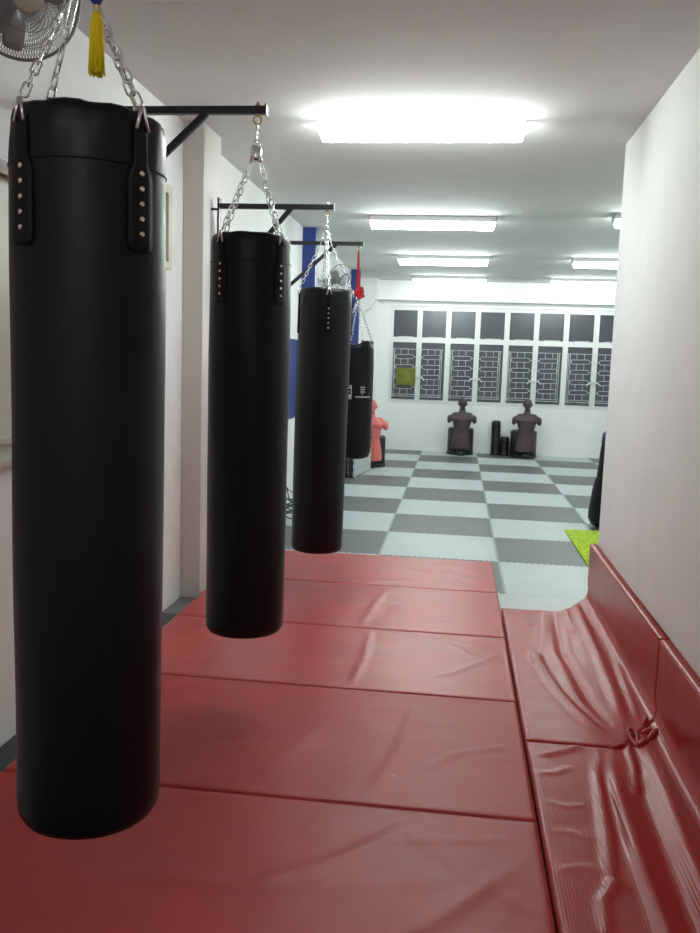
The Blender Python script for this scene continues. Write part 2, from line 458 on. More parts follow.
rows = [(1.70, 2.850, 'red vinyl gym mat nearest the camera, under the biggest punching bag', 'red', [([(-.3, 2.0), (0, 2.25), (.3, 2.6)], .006, .035), ([(-.6, 2.3), (-.3, 2.5), (-.05, 2.8)], .005, .03), ([(-.15, 2.75), (.1, 2.5), (.32, 2.3)], .005, .03), ([(-1.1, 2.3), (-.4, 2.33), (.2, 2.5)], .003, .04), ([(-.2, 2.62), (.3, 2.72)], .004, .02)]),
        (2.850, 3.915, 'red vinyl gym mat, second row from the camera', 'red', [([(-.25, 2.9), (-.16, 3.3), (-.12, 3.85)], .004, .03), ([(-.7, 2.95), (-.5, 3.5)], .003, .04), ([(-.1, 3.1), (.05, 3.3), (.33, 3.45)], .004, .02), ([(-.9, 3.2), (-.4, 3.3)], .003, .03)]),
        (3.915, 4.865, 'red vinyl gym mat below the second punching bag, creased down its middle', 'red2', [([(-.45, 3.9), (-.42, 4.3), (-.44, 4.88)], .0035, .022), ([(-.1, 4.1), (.1, 4.3), (.33, 4.6)], .003, .02), ([(-.2, 4.8), (.0, 4.7), (.33, 4.3)], .003, .018), ([(-.1, 4.75), (.1, 4.72), (.34, 4.55)], .0025, .015)]),
        (4.865, 5.850, 'red vinyl gym mat, next to last row, just in front of the third bag', 'red2', [([(-.50, 4.85), (-.46, 5.4), (-.40, 5.85)], .003, .025), ([(-.3, 5.0), (.3, 5.15)], .002, .03)]),
        (5.850, 6.790, 'farthest red vinyl gym mat, bordering the grey puzzle mats', 'red2', [([(-.4, 6.45), (0, 6.3), (.3, 6.05)], .006, .025), ([(-.2, 6.65), (.1, 6.5), (.3, 6.35)], .005, .022), ([(-.6, 5.97), (-.2, 6.02), (.25, 6.0)], .005, .025), ([(-.9, 6.2), (-.5, 6.1)], .003, .03)])]
for i, (a, c, lab, m, rg) in enumerate(rows):
    flat_mat(RX0, RX1, a+g, c-g, 0, .05, lab, rg, M[m], 3.1*i+1)

# side mats that climb the right wall
SX0 = .357; FL = .563; RAD = .05; VT = .305; TH = .048
ARC = RAD*PI/2; LS = FL+ARC+VT
def prof(s):
    if s < FL: return SX0+s, .05, 0., 1.
    if s < FL+ARC:
        a = (s-FL)/RAD; return SX0+FL+RAD*math.sin(a), .05+RAD*(1-math.cos(a)), -math.sin(a), math.cos(a)
    return SX0+FL+RAD, .05+RAD+(s-FL-ARC), -1., 0.
def side_mat(y0, y1, label, ridges, shear0, shear1, seed):
    ns = 64; ny = int((y1-y0)/.014); vs = []; n = ns+1
    bot = []
    for j in range(ny+1):
        v = j/ny
        for i in range(ns+1):
            s = LS*i/ns; x, z, nx_, nz = prof(s)
            sh = (shear0*(1-v)+shear1*v)*smooth((s-.34)/.36)
            yb = y0+(y1-y0)*v; y = yb+sh
            e = min(s, LS-s, yb-y0, y1-yb); h = -.004*max(0, 1-min(s, yb-y0, y1-yb)/.010)**2
            f = max(0, min(1, e/.04))
            h += f*.003*noise.noise(Vector((s*3+seed, yb*2, seed)))+.0012*f*noise.noise(Vector((s*9, yb*9, seed)))
            for (pl, hh, ww) in ridges: h += min(1, e/.015)*hh*ridge((s, yb), pl, ww)
            X = x+nx_*h; Z = z+nz*h
            vs.append((X, y, max(Z, .012))); 
            bx = min(x-nx_*TH, XR-.004); bz = max(z-nz*TH, .001)
            bot.append((bx, y, bz))
    base = len(vs); vs += bot
    cx, cy = .7, (y0+y1)/2
    vs = [(x-cx, y-cy, z) for x, y, z in vs]
    fs = []
    for j in range(ny):
        for i in range(ns):
            a = j*n+i; fs.append((a, a+1, a+n+1, a+n)); fs.append((base+a+n, base+a+n+1, base+a+1, base+a))
    for j in range(ny):
        for i in (0, ns):
            a = j*n+i; q = (a, a+n, base+a+n, base+a); fs.append(q if i == 0 else q[::-1])
    for i in range(ns):
        for j in (0, ny):
            a = j*n+i; q = (a+1, a, base+a, base+a+1); fs.append(q if j == 0 else q[::-1])
    b = MB(); b.add(vs, fs); o = b.build('wall_side_mat', M['redside'], loc=(cx, cy, 0))
    tag(o, label, 'gym mat', 'red mats bent up the right wall')
    # stitched welt along the top edge
    w = MB(); x, z, _, _ = prof(LS)
    w.tube([(x-.001-cx, y0+shear0+.01-cy, z-.006), (x-.001-cx, y1+shear1-.01-cy, z-.006)], .0035, 6)
    w.tube([(XR-.006-cx, y0+shear0+.01-cy, z+.001), (XR-.006-cx, y1+shear1-.01-cy, z+.001)], .0035, 6)
    w.build('top_seam_piping', M['rededge'], o)
    return o
def SP(x, y): return (x-SX0, y)      # on the flat part s == x - SX0
def PL(*q): return [SP(x, y) for x, y in q]
far_r = [(PL((.845, 5.6), (.84, 4.6), (.815, 3.55)), .022, .032), (PL((.70, 5.55), (.655, 4.7), (.70, 4.0), (.77, 3.58)), -.016, .035),
         (PL((.63, 5.6), (.54, 4.8), (.46, 4.3)), .010, .035), (PL((.47, 4.75), (.53, 4.2), (.61, 3.85), (.74, 3.50)), .013, .030),
         (PL((.77, 5.6), (.76, 5.2), (.79, 4.9)), .010, .018), (PL((.89, 5.5), (.895, 4.4), (.87, 3.62)), -.012, .02),
         (PL((.37, 4.42), (.5, 4.44), (.62, 4.40)), -.003, .010), (PL((.40, 5.35), (.55, 5.1)), .004, .03),
         (PL((.925, 4.3), (.90, 3.9), (.885, 3.55)), .014, .014), (PL((.56, 4.2), (.64, 3.9), (.72, 3.65)), -.006, .014)]
near_r = [(PL((.66, 3.52), (.61, 3.2), (.575, 2.8), (.53, 2.4)), .014, .020), (PL((.70, 3.52), (.665, 3.1), (.655, 2.6), (.66, 1.9), (.66, 1.4)), .018, .026),
          (PL((.86, 3.55), (.85, 3.0), (.82, 2.4), (.80, 1.4)), .020, .030), (PL((.785, 3.54), (.77, 3.3), (.735, 3.05)), .018, .014),
          (PL((.745, 3.54), (.76, 3.2), (.745, 2.6), (.73, 1.4)), -.016, .030), (PL((.63, 3.5), (.63, 3.1), (.61, 2.6)), -.008, .012),
          (PL((.49, 2.25), (.50, 2.42), (.55, 2.52), (.63, 2.48)), .012, .016), (PL((.37, 3.2), (.45, 3.22), (.53, 3.30)), .005, .014),
          (PL((.37, 3.0), (.47, 2.97), (.55, 3.0)), .003, .012), (PL((.37, 2.8), (.46, 2.80), (.55, 2.75)), .003, .010), (PL((.37, 2.55), (.46, 2.60), (.53, 2.58)), .004, .012),
          (PL((.915, 3.6), (.915, 2.8), (.91, 1.4)), -.014, .022), (PL((.39, 3.35), (.47, 3.40), (.60, 3.50)), .008, .02), (PL((.80, 3.55), (.80, 3.35), (.79, 3.15)), -.012, .012)]
FARMAT = side_mat(3.504, 5.49, 'creased red vinyl mat bent up the right wall beside its corner', far_r, .40, .50, 5.)
side_mat(1.30, 3.496, 'wrinkled red vinyl mat bent up the right wall nearest the camera', near_r, .40, .40, 9.)
# the bunched vinyl fold where the two side mats meet
def fold(parent):
    b = MB(); cx, cy = parent.location.x, parent.location.y
    pts = [(.822-cx+.026*math.sin(t)*(.6+.4*math.cos(t)), 3.60-cy+.065*math.cos(t), .056+.010*math.cos(t)) for t in [2*PI*k/28 for k in range(28)]]
    b.tube(pts, .0105, 10, closed=True)
    for (xa, ya, xb, yb, r) in ((.70, 3.490, .80, 3.53, .012), (.82, 3.52, .88, 3.60, .015), (.86, 3.66, .93, 3.70, .014), (.87, 3.58, .955, 3.74, .012), (.89, 3.75, .93, 3.85, .012)):
        b.tube([(xa-cx, ya-cy, .046), ((xa*.7+xb*.3)-cx, (ya*.7+yb*.3)-cy, .053), ((xa*.3+xb*.7)-cx, (ya*.3+yb*.7)-cy, .056), (xb-cx, yb-cy, .046)], r, 10, radii=[r*.4, r, r, r*.4])
    b.build('gathered_fold', M['redside'], parent)
fold(FARMAT)
# ---------------------------------------------------------------- ceiling lamps
def lamp(x0, x1, y, z, label, lit='tube', bw=.165, red=False):
    L = x1-x0; root = empty('ceiling_lamp', ((x0+x1)/2, y, ZC-.135), label, 'ceiling lamp', 'fluorescent lamps on the ceiling')
    b = MB(); b.box((-L/2, -bw/2, .085), (L/2, bw/2, .135)); b.build('lamp_body', M['fixture'], root, bevel=.003)
    # wrap-round diffuser: half ellipse section with rounded ends
    b = MB(); us = [-1, -.998, -.993, -.985, -.975]+[-.96+1.92*i/12 for i in range(13)]+[.975, .985, .993, .998, 1]; n, k = 14, len(us)-1; vs = []
    for u in us:
        x = u*(L/2-.006); e = max(0, (abs(u)-.97)/.03); f = math.sqrt(max(.06, 1-e*e))
        for q in range(n+1):
            t = PI*q/n; vs.append((x, .038*f*math.cos(t), .085-.075*f*math.sin(t)))
    m = n+1; fs = [(i*m+q, i*m+q+1, (i+1)*m+q+1, (i+1)*m+q) for i in range(k) for q in range(n)]
    fs += [tuple(range(m))[::-1], tuple(k*m+q for q in range(m))]
    b.add(vs, fs); b.build('diffuser', M[lit], root)
    for s in (-1, 1):
        b = MB(); b.box((s*(L/2+.003)-.004, -bw/2+.004, .055), (s*(L/2+.003)+.004, bw/2-.004, .132)); b.build('end_cap', M['redcloth' if red and s < 0 else 'endcap'], root)
    return root
LZ = 2.985
lamp(-.915, .335, 5.40, LZ, 'brightest and nearest fluorescent batten lamp on the ceiling, left of the right wall', bw=.05)
lamp(-.955, .305, 8.85, LZ, 'second nearest fluorescent batten lamp, red mark at its left end', red=True)
lamp(-.885, .345, 12.0, LZ, 'third fluorescent batten lamp back in the left lamp row')
lamp(-.83, .40, 14.75, LZ, 'farthest fluorescent batten lamp of the left row, closest to the windows', 'dimtube')
lamp(1.41, 2.65, 8.6, LZ, 'fluorescent batten lamp with only its left tip past the wall corner')
lamp(1.47, 2.70, 12.0, LZ, 'fluorescent batten lamp in the right lamp row, the nearer one')
lamp(1.46, 2.70, 14.75, LZ, 'fluorescent batten lamp in the right row, closest to the windows', 'dimtube')
lamp(-1.0, .25, -1.2, LZ, 'added unseen warm fill lamp behind the camera', 'rearfill')  # out of view, added to brighten the near walls and ceiling

# ---------------------------------------------------------------- punching bag brackets
def bracket(y, x1, z, xw, br, brz, label, w=.031, post=True):
    root = empty('bag_bracket', (xw, y, z), label, 'wall bracket', 'steel wall brackets for the punching bags')
    b = MB(); b.bar((.012, 0, 0), (x1-xw, 0, 0), w, w); b.build('arm', M['iron'], root, bevel=.002)
    b = MB(); b.box((x1-xw, -.021, -.022), (x1-xw+.006, .021, .022)); b.build('end_plate', M['iron'], root)
    b = MB(); b.bar((br-xw, 0, -w*.3), (.014, 0, brz-z), w*.8, w*.9); b.build('brace', M['iron'], root, bevel=.002)
    b = MB(); b.box((0, -.03, brz-z-.10), (.012, .03, .05)); b.build('wall_plate', M['iron'], root)
    if xw > XL+.1:
        for zz in (-.02, -.45):
            b = MB(); b.tube([(-.048, 0, zz), (0, 0, zz)], .008, 8); b.build('standoff_bolt', M['iron'], root)
    # eye bolt near the tip
    ex = x1-xw-.035
    b = MB(); b.tube([(ex, 0, -w/2-.012), (ex, 0, w/2+.018)], .005, 8); b.lathe([(0, w/2), (.011, w/2), (.011, w/2+.008), (0, w/2+.008)], 6, Matrix.Translation((ex, 0, 0)))
    b.tube([(ex+.017*math.cos(t), 0, -w/2-.024+.017*math.sin(t)) for t in [2*PI*k/16 for k in range(16)]], .0045, 8, closed=True)
    b.build('eye_bolt', M['brass'], root)
    return Vector((x1-.035, y, z-w/2-.037))
e1 = bracket(1.83, -.795, 2.62, XL, -1.1, 2.02, 'black steel wall bracket above the frame, holding the nearest bag')
e2 = bracket(3.63, -.846, 2.645, XL, -1.10, 2.02, 'black steel wall bracket holding the second punching bag')
e3 = bracket(5.58, -.845, 2.595, -1.605, -1.12, 2.05, 'black steel wall bracket with upright post, holding the third bag', .032)
e4 = bracket(7.50, -.868, 2.625, XL, -1.10, 2.02, 'farthest black steel wall bracket, red strap tied to its tip', .032)

# ---------------------------------------------------------------- chains
def link_mesh(L, W, wire, n=12, k=6):
    r = W/2-wire/2; h = L/2-wire/2-r
    pts = []
    for a in range(n):
        t = 2*PI*(a+.5)/n; pts.append(Vector((r*math.cos(t), 0, r*math.sin(t)+(h if math.sin(t) > 0 else -h))))
    m = MB(); m.tube(pts, wire/2, k, closed=True)
    return m
LINK = link_mesh(.040, .0215, .0052)
LINKT = link_mesh(.075, .020, .0045)
def chain(a, c, sag=0, pitch=.0285, first_long=False):
    """mesh of links from a down to c"""
    a = Vector(a); c = Vector(c); m = MB(); L = (c-a).length; d = (c-a)/L
    off = .062 if first_long else 0
    def place(src, p, dirn, tw):
        q = (-dirn).to_track_quat('Z', 'Y').to_matrix().to_4x4()
        M4 = Matrix.Translation(p) @ q @ Matrix.Rotation(tw, 4, 'Z')
        m.add([M4 @ Vector(v) for v in src.v], src.f)
    if first_long: place(LINKT, a+d*.036, d, 0)
    n = max(2, round((L-off)/pitch)); tw0 = random.random()*PI
    for i in range(n):
        t = (off+(i+.5)*(L-off)/n)/L; p = a+(c-a)*t+Vector((0, 0, -sag*4*t*(1-t)))
        place(LINK, p, (d+Vector((0, 0, -sag*4*(1-2*t)))).normalized(), tw0+(PI/2 if i % 2 else 0)+random.uniform(-.25, .25))
    return m

# ---------------------------------------------------------------- heavy bags
def bag_radius(z, H, R, seed, th):
    n = noise.noise(Vector((math.cos(th)*1.2+seed, math.sin(th)*1.2, z*2.2)))
    return R*(1+.018*n)
def make_bag(loc, R, H, eye, rot, label, rivets=True, swz=.29, dswx=0., top_wr=.004, seed=1., lean=0.):
    root = empty('punching_bag', loc, label, 'punching bag', 'black punching bags hung along the left wall', (0, lean, 0))
    eye = Vector((eye.x-(eye.z-loc[2])*math.sin(lean), eye.y, eye.z))
    N = 64
    prof_ = [(0, .012), (R*.5, .006), (R*.82, .0), (R*.93, .006), (R*.985, .022), (R, .05)]
    nz = 40
    prof_ += [(R, .05+(H-.05-.06)*k/nz) for k in range(1, nz+1)]
    prof_ += [(R*.998, H-.045), (R*.985, H-.022), (R*.955, H-.006), (R*.91, H), (R*.8, H-.006), (R*.4, H-.012), (0, H-.014)]
    b = MB(); b.lathe(prof_, N)
    out = []
    for (x, y, z) in b.v:
        th = math.atan2(y, x); r = math.hypot(x, y)
        if r > 1e-5:
            f = bag_radius(z, H, 1, seed, th)
            # bottom of a hung bag swells a little, the top is cinched
            f *= 1+.012*math.sin(PI*min(1, max(0, z/H)))
            # puckers below the rim
            if z > H-.16: f += (top_wr*7*noise.noise(Vector((math.cos(th)*7, math.sin(th)*7, z*9+seed))))*(1-(H-z)/.16)
            x *= f; y *= f
            if z > H-.075:
                pk = (z-(H-.075))/.075; k_ = 1-.012*pk*max(0, math.sin(th*23+3*math.sin(th*3+seed)))**2*min(1, (H+.01-z)/.03)
                x *= k_; y *= k_
            if z > H-.03: z += .006*noise.noise(Vector((math.cos(th)*2.2, math.sin(th)*2.2, seed)))
        out.append((x, y, z))
    b.v = out
    b.build('bag_body', M['black'], root)
    # stitched hem seam
    def ringpts(z, dr, n=96):
        return [((R*(bag_radius(z, H, 1, seed, 2*PI*k/n)*(1+.012*math.sin(PI*z/H)))+dr)*math.cos(2*PI*k/n), (R*(bag_radius(z, H, 1, seed, 2*PI*k/n)*(1+.012*math.sin(PI*z/H)))+dr)*math.sin(2*PI*k/n), z) for k in range(n)]
    b = MB(); b.tube(ringpts(H-.115, .0005), .0022, 6, closed=True); b.build('hem_seam', M['strap'], root)
    sw = Vector((eye.x-loc[0]+dswx, eye.y-loc[1], H+swz))       # swivel base in local space
    for k in range(4):
        a = rot+k*PI/2; ca, sa = math.cos(a), math.sin(a); tx, ty = -sa, ca
        def P(dr, dt, z):
            th = a+dt/R; rr = R*bag_radius(z, H, 1, seed, th)*(1+.012*math.sin(PI*z/H))+dr
            return Vector((rr*math.cos(th), rr*math.sin(th), z))
        hw = .031; b = MB(); zt, zb = H-.034, H-.288
        zs = [zt, zt-.02]+[zt-.02-(zt-.02-zb-.012)*i/8 for i in range(1, 9)]+[zb]
        ws = [hw*.55]*4+[hw*1.0]*6+[hw*.75]
        vs = []; m5 = 5
        for z, w_ in zip(zs, ws):
            for q in range(m5): vs.append(P(.006, -w_+2*w_*q/(m5-1), z))
        for z, w_ in zip(zs, ws):
            for q in range(m5): vs.append(P(-.004, -w_+2*w_*q/(m5-1), z))
        nr = len(zs); o_ = nr*m5; fs = []
        for i in range(nr-1):
            for q in range(m5-1):
                A = i*m5+q; fs += [(A, A+m5, A+m5+1, A+1), (o_+A, o_+A+1, o_+A+m5+1, o_+A+m5)]
        for i in range(nr-1):
            for q in (0, m5-1):
                A = i*m5+q; fs.append((A, o_+A, o_+A+m5, A+m5) if q == 0 else (A, A+m5, o_+A+m5, o_+A))
        for q in range(m5-1):
            fs.append((q, q+1, o_+q+1, o_+q)); A = (nr-1)*m5+q; fs.append((A+1, A, o_+A, o_+A+1))
        b.add(vs, fs); st = b.build('strap', M['strap'], root)
        if rivets:
            for i in range(5):
                z = H-.130-.0305*i; p = P(.0055, 0, z)
                rb = MB(); rb.lathe([(.0062, 0), (.006, .0018), (.0045, .0032), (.002, .0038), (0, .004)], 12)
                ro = rb.build('rivet', M['nickel'], st); ro.matrix_local = Matrix.Translation(p) @ Vector((ca, sa, 0)).to_track_quat('Z', 'X').to_matrix().to_4x4()
        # triangular ring through the strap
        top = Vector((ca*(R-.004), sa*(R-.004), H+.002))
        b = MB(); l = P(.009, -.015, H-.044); r_ = P(.009, .015, H-.044)
        b.tube([l, top+Vector((ca, sa, 0))*.010-Vector((-sa, ca, 0))*.003, top+Vector((ca, sa, 0))*.010+Vector((-sa, ca, 0))*.003, r_], .0036, 8)
        b.build('strap_hook', M['hook'], root)
        top = top+Vector((0, 0, .006))
        dirv = Vector((top.x-sw.x, top.y-sw.y, 0)).normalized()
        b = chain(sw+dirv*.024, top, first_long=True); b.build('chain', M['chrome'], root)
    # swivel with lugs, ring, snap link up to the eye bolt
    b = MB(); b.lathe([(0, .0), (.016, 0), (.023, .006), (.024, .012), (.024, .048), (.021, .056), (.008, .058), (0, .058)], 24, Matrix.Translation(sw))
    for k in range(4):
        a = rot+k*PI/2
        b.lathe([(0, -.004), (.009, -.004), (.009, .012), (0, .012)], 10, Matrix.Translation(sw+Vector((.025*math.cos(a), .025*math.sin(a), 0))))
    b.build('swivel', M['chrome'], root)
    t0 = sw+Vector((0, 0, .058)); E_ = Vector((eye.x-loc[0], eye.y-loc[1], eye.z-loc[2]))
    b = MB(); b.tube([t0+Vector((.014*math.cos(t), 0, .012+.016*math.sin(t))) for t in [2*PI*k/14 for k in range(14)]], .004, 8, closed=True)
    b.build('swivel_ring', M['chrome'], root)
    a0 = t0+Vector((0, 0, .022)); L = (E_-a0); hw = .009
    mid = (a0+E_)/2; hl = L.length/2
    q = L.normalized().to_track_quat('Z', 'Y').to_matrix().to_4x4()
    M4 = Matrix.Translation(mid) @ q
    pts = [M4 @ Vector((hw*math.cos(t), 0, hw*math.sin(t)+(hl-hw+.004)*(1 if math.sin(t) > 0 else -1))) for t in [2*PI*(k+.5)/16 for k in range(16)]]
    b = MB(); b.tube(pts, .0045, 8, closed=True); b.tube([M4 @ Vector((hw, 0, -hl*.4)), M4 @ Vector((hw, 0, hl*.4))], .007, 8)
    b.build('snap_link', M['chrome'], root)
    return root
R0 = .172
make_bag((-.824, 1.83, .540), .1635, 1.580, e1, math.radians(-28), 'largest and nearest black punching bag, hung on the far left', swz=.26, dswx=.0, top_wr=.008, seed=1.7, lean=.005)
make_bag((-.899, 3.63, .405), R0, 1.724, e2, math.radians(-31), 'second black punching bag from the camera, two riveted straps facing front', swz=.312, dswx=-.004, seed=4.2)
make_bag((-.893, 5.58, .343), R0, 1.730, e3, math.radians(-74), 'third black punching bag, one riveted strap facing front', swz=.315, dswx=-.004, seed=8.4, lean=.009)

# fourth, shorter bag with white print hung from a red strap
def short_bag():
    X, Y, zb = -.893, 7.50, .752; R, H = .157, 1.02
    root = empty('punching_bag', (X, Y, zb), 'short black punching bag with white printed badge, partly hidden behind the third bag', 'punching bag', 'black punching bags hung along the left wall')
    pr = [(0, .0), (R*.6, .004), (R*.86, .02), (R*.97, .06), (R, .10)]+[(R, .10+.7*k/16) for k in range(1, 17)]+[(R*.99, H-.12), (R*.97, H-.05), (R*.98, H), (R*.90, H+.004), (R*.86, H-.03), (0, H-.04)]
    b = MB(); b.lathe(pr, 48); out = []
    for x, y, z in b.v:
        th = math.atan2(y, x)
        f = 1+.014*noise.noise(Vector((math.cos(th)*1.5, math.sin(th)*1.5, z*3)))
        if z > H-.3: f += .05*(1-(H-z)/.3)*noise.noise(Vector((math.cos(th)*3.4, math.sin(th)*3.4, z*4+2)))
        if z > H-.04: z += .02*math.cos(4*(th-PI/4))
        out.append((x*f, y*f, z))
    b.v = out; b.build('bag_body', M['black'], root)
    def P(px_, z, dr=.004):       # angle from the side offset
        a = -PI/2+math.asin(max(-.98, min(.98, px_/R))); return Vector(((R+dr)*math.cos(a), (R+dr)*math.sin(a), z))
    def patch(b, u0, u1, z0, z1, n=4):
        vs = [P(u0+(u1-u0)*i/n, z, d) for d in (.0045, -.002) for z in (z0, z1) for i in range(n+1)]; k = n+1
        fs = [(i, i+1, k+i+1, k+i) for i in range(n)]
        b.add(vs, fs)
    Z = lambda py: 1.62+(369-py)/850*7.4-zb+.0
    b = MB(); zt, zbm = .655, .535
    u0, u1 = -.098, -.012; t = .006
    patch(b, u0, u1, zt-t, zt); patch(b, u0, u1, zbm, zbm+t); patch(b, u0, u0+t, zbm, zt); patch(b, u1-t, u1, zbm, zt)
    patch(b, -.092, -.052, .540, .592); patch(b, -.086, -.058, .60, .636); patch(b, -.066, -.032, .592, .604); patch(b, -.036, -.020, .548, .575); patch(b, -.048, -.018, .628, .640)
    for z, u, w_ in ((.640, .060, .040), (.620, .064, .034), (.600, .062, .038), (.582, .074, .010)): patch(b, u, u+w_, z-.004, z+.003)
    patch(b, .022, .138, .552, .560, 8)
    b.build('printed_badge', M['mark'], root)
    apex = Vector((.0, 0, 2.145-zb))
    for k in range(4):
        a = PI/4+k*PI/2-.3; p = Vector((R*.95*math.cos(a), R*.95*math.sin(a), H+.01))
        chain(apex, p).build('chain', M['chrome'], root)
        b = MB(); b.tube([p+Vector((0, 0, .012)), p+Vector((.006*math.cos(a), .006*math.sin(a), -.10))], .011, 6); b.build('strap', M['strap'], root)
    b = MB(); b.lathe([(0, 0), (.018, 0), (.02, .01), (.02, .04), (.006, .05), (0, .05)], 16, Matrix.Translation(apex)); b.build('swivel', M['chrome'], root)
    # red strap: a thing of its own
    b = MB(); top = Vector((e4.x, Y, e4.z-.004)); bot = Vector((X, Y, 2.21))
    pts = [top+(bot-top)*t for t in [k/8 for k in range(9)]]
    st = MB(); st.tube(pts, .010, 8, radii=[.006, .009, .011, .012, .013, .015, .017, .019, .022])
    sr = empty('hanging_strap', (top.x, Y, 2.21), 'red cloth strap with knotted end hanging from the farthest bracket', 'strap')
    st.v = [(x-top.x, y-Y, z-2.21) for x, y, z in st.v]; st.build('strap_band', M['redcloth'], sr)
    kn = MB()
    for dx, dy, dz, r in ((0, 0, .0, .045), (.045, -.02, .01, .032), (-.035, -.03, -.01, .034), (.02, -.03, -.045, .036), (.055, -.01, -.035, .028), (-.01, .02, .03, .032), (.04, 0, .045, .024)):
        dx, dy, dz, r = dx*.72, dy*.72, dz*.8, r*.72
        M4 = Matrix.Translation((X-top.x+dx, dy, dz)) @ Matrix.Rotation(dx*20, 4, 'Y')
        kn.lathe([(0, -r), (r*.7, -r*.7), (r, 0), (r*.7, r*.7), (0, r)], 10, M4)
    kn.build('knot', M['redcloth'], sr)
short_bag()

# ---------------------------------------------------------------- yellow tassel
def tassel():
    x, y = -.724, 1.66; z0 = 2.272
    root = empty('tassel', (x, y, z0), 'yellow thread tassel on a blue cord hanging beside the nearest bag chain', 'tassel')
    b = MB(); b.tube([(0, 0, .0), (.0, 0, .05), (-.01, .03, .12), (-.03, .09, .20)], .0035, 6); b.build('cord', M['gold'], root)
    b = MB(); b.lathe([(0, .045), (.008, .043), (.012, .035), (.012, .02), (.006, .012), (0, .012)], 12); b.build('bead', M['bluecord'], root)
    b = MB(); b.lathe([(0, .015), (.006, .012), (.008, .004), (.007, -.004), (0, -.004)], 12); b.build('collar', M['gold'], root)
    b = MB()
    for k in range(60):
        a = k*2.399; r = .0125*math.sqrt((k+.5)/60); ex = r*1.15+random.uniform(0, .0015)
        L = -.113-random.uniform(-.005, .006)
        b.tube([(.45*r*math.cos(a), .45*r*math.sin(a), 0), (.9*r*math.cos(a), .9*r*math.sin(a), -.02), (ex*math.cos(a+.1), ex*math.sin(a+.1), L)], .0017, 5)
    b.build('thread_skirt', M['yellow'], root)
tassel()

# ---------------------------------------------------------------- wall fans
def fan(center, direction, R, mount, label, badge=True, wires=120):
    c = Vector(center); d = Vector(direction).normalized(); mt = Vector(mount)
    root = empty('wall_fan', mt, label, 'fan', 'grey wall fans on the left wall')
    q = d.to_track_quat('Z', 'Y').to_matrix().to_4x4(); M4 = Matrix.Translation(c-mt) @ q
    g = MB(); dep = .085*R/.23
    def gp(r, a, s):     # dome point
        zz = s*dep*(1-(r/R)**2.6); return M4 @ Vector((r*math.cos(a), r*math.sin(a), zz))
    for s in (1, -1):
        for k in range(wires):
            a = 2*PI*k/wires+(.02 if s < 0 else 0)
            g.tube([gp(R*t, a, s) for t in (.26, .55, .78, .92, 1.)], .0011, 4, caps=False)
        for t in (.55, .8): g.tube([gp(R*t, 2*PI*k/40, s) for k in range(40)], .0015, 4, closed=True)
    g.tube([M4 @ Vector((R*math.cos(2*PI*k/48), R*math.sin(2*PI*k/48), 0)) for k in range(48)], .0055, 8, closed=True)
    g.build('guard', M['fanwire'], root)
    h = MB(); h.lathe([(R*.27, dep*.80), (R*.27, dep*.95), (R*.24, dep*1.04), (0, dep*1.08)], 32, M4); hub = h.build('guard_badge', M['fanhub' if badge else 'fanbody'], root)
    if badge:
        t = MB()
        for i, x in enumerate((-.02, -.008, .004, .016)): t.box((x-.004, -.005, dep*1.078), (x+.003, .005, dep*1.085), 0, M4)
        t.build('badge_lettering', M['socket'], hub)
    for k in range(3):
        bl = MB(); a0 = 2*PI*k/3+.4; vs = []
        for i in range(7):
            r = R*(.16+.72*i/6)
            for j in range(7):
                a = a0+(-.42+.95*j/6)*(.55+.45*math.sin(PI*i/6+.3)); zz = (.5-j/6)*.05
                vs.append(M4 @ Vector((r*math.cos(a), r*math.sin(a), zz)))
        fs = [(i*7+j, i*7+j+1, i*7+j+8, i*7+j+7) for i in range(6) for j in range(6)]
        bl.add(vs, fs); o = bl.build('blade', M['fanblade'], root); sm = o.modifiers.new('s', 'SOLIDIFY'); sm.thickness = .003
    m = MB(); m.lathe([(0, .02), (R*.2, .02), (R*.22, 0), (R*.22, -.02), (0, -.02)], 24, M4); m.build('hub', M['fanbody'], root)
    m = MB(); m.lathe([(0, -dep*.9), (R*.30, -dep*.92), (R*.34, -dep*1.3), (R*.30, -dep*1.9), (R*.15, -dep*2.2), (0, -dep*2.25)], 24, M4); m.build('motor_housing', M['fanbody'], root)
    back = M4 @ Vector((0, 0, -dep*1.7))
    m = MB(); m.tube([back, (back+Vector((.03, 0, -.12)))*.7, (.03, 0, -.10)], .022, 10); m.build('neck', M['fanbody'], root)
    m = MB(); m.box((0, -.06, -.17), (.035, .06, .02)); m.build('wall_mount', M['fanbody'], root, bevel=.008)
fan((-1.455, 2.75, 2.757), (.70, -.66, -.32), .192, (XL, 2.98, 2.80), 'grey caged wall fan at top left corner above the nearest bag')
fan((-1.575, 11.1, 2.64), (.80, -.60, -.25), .21, (XL, 11.20, 2.66), 'grey caged wall fan seen far away above the third bag', False, 40)

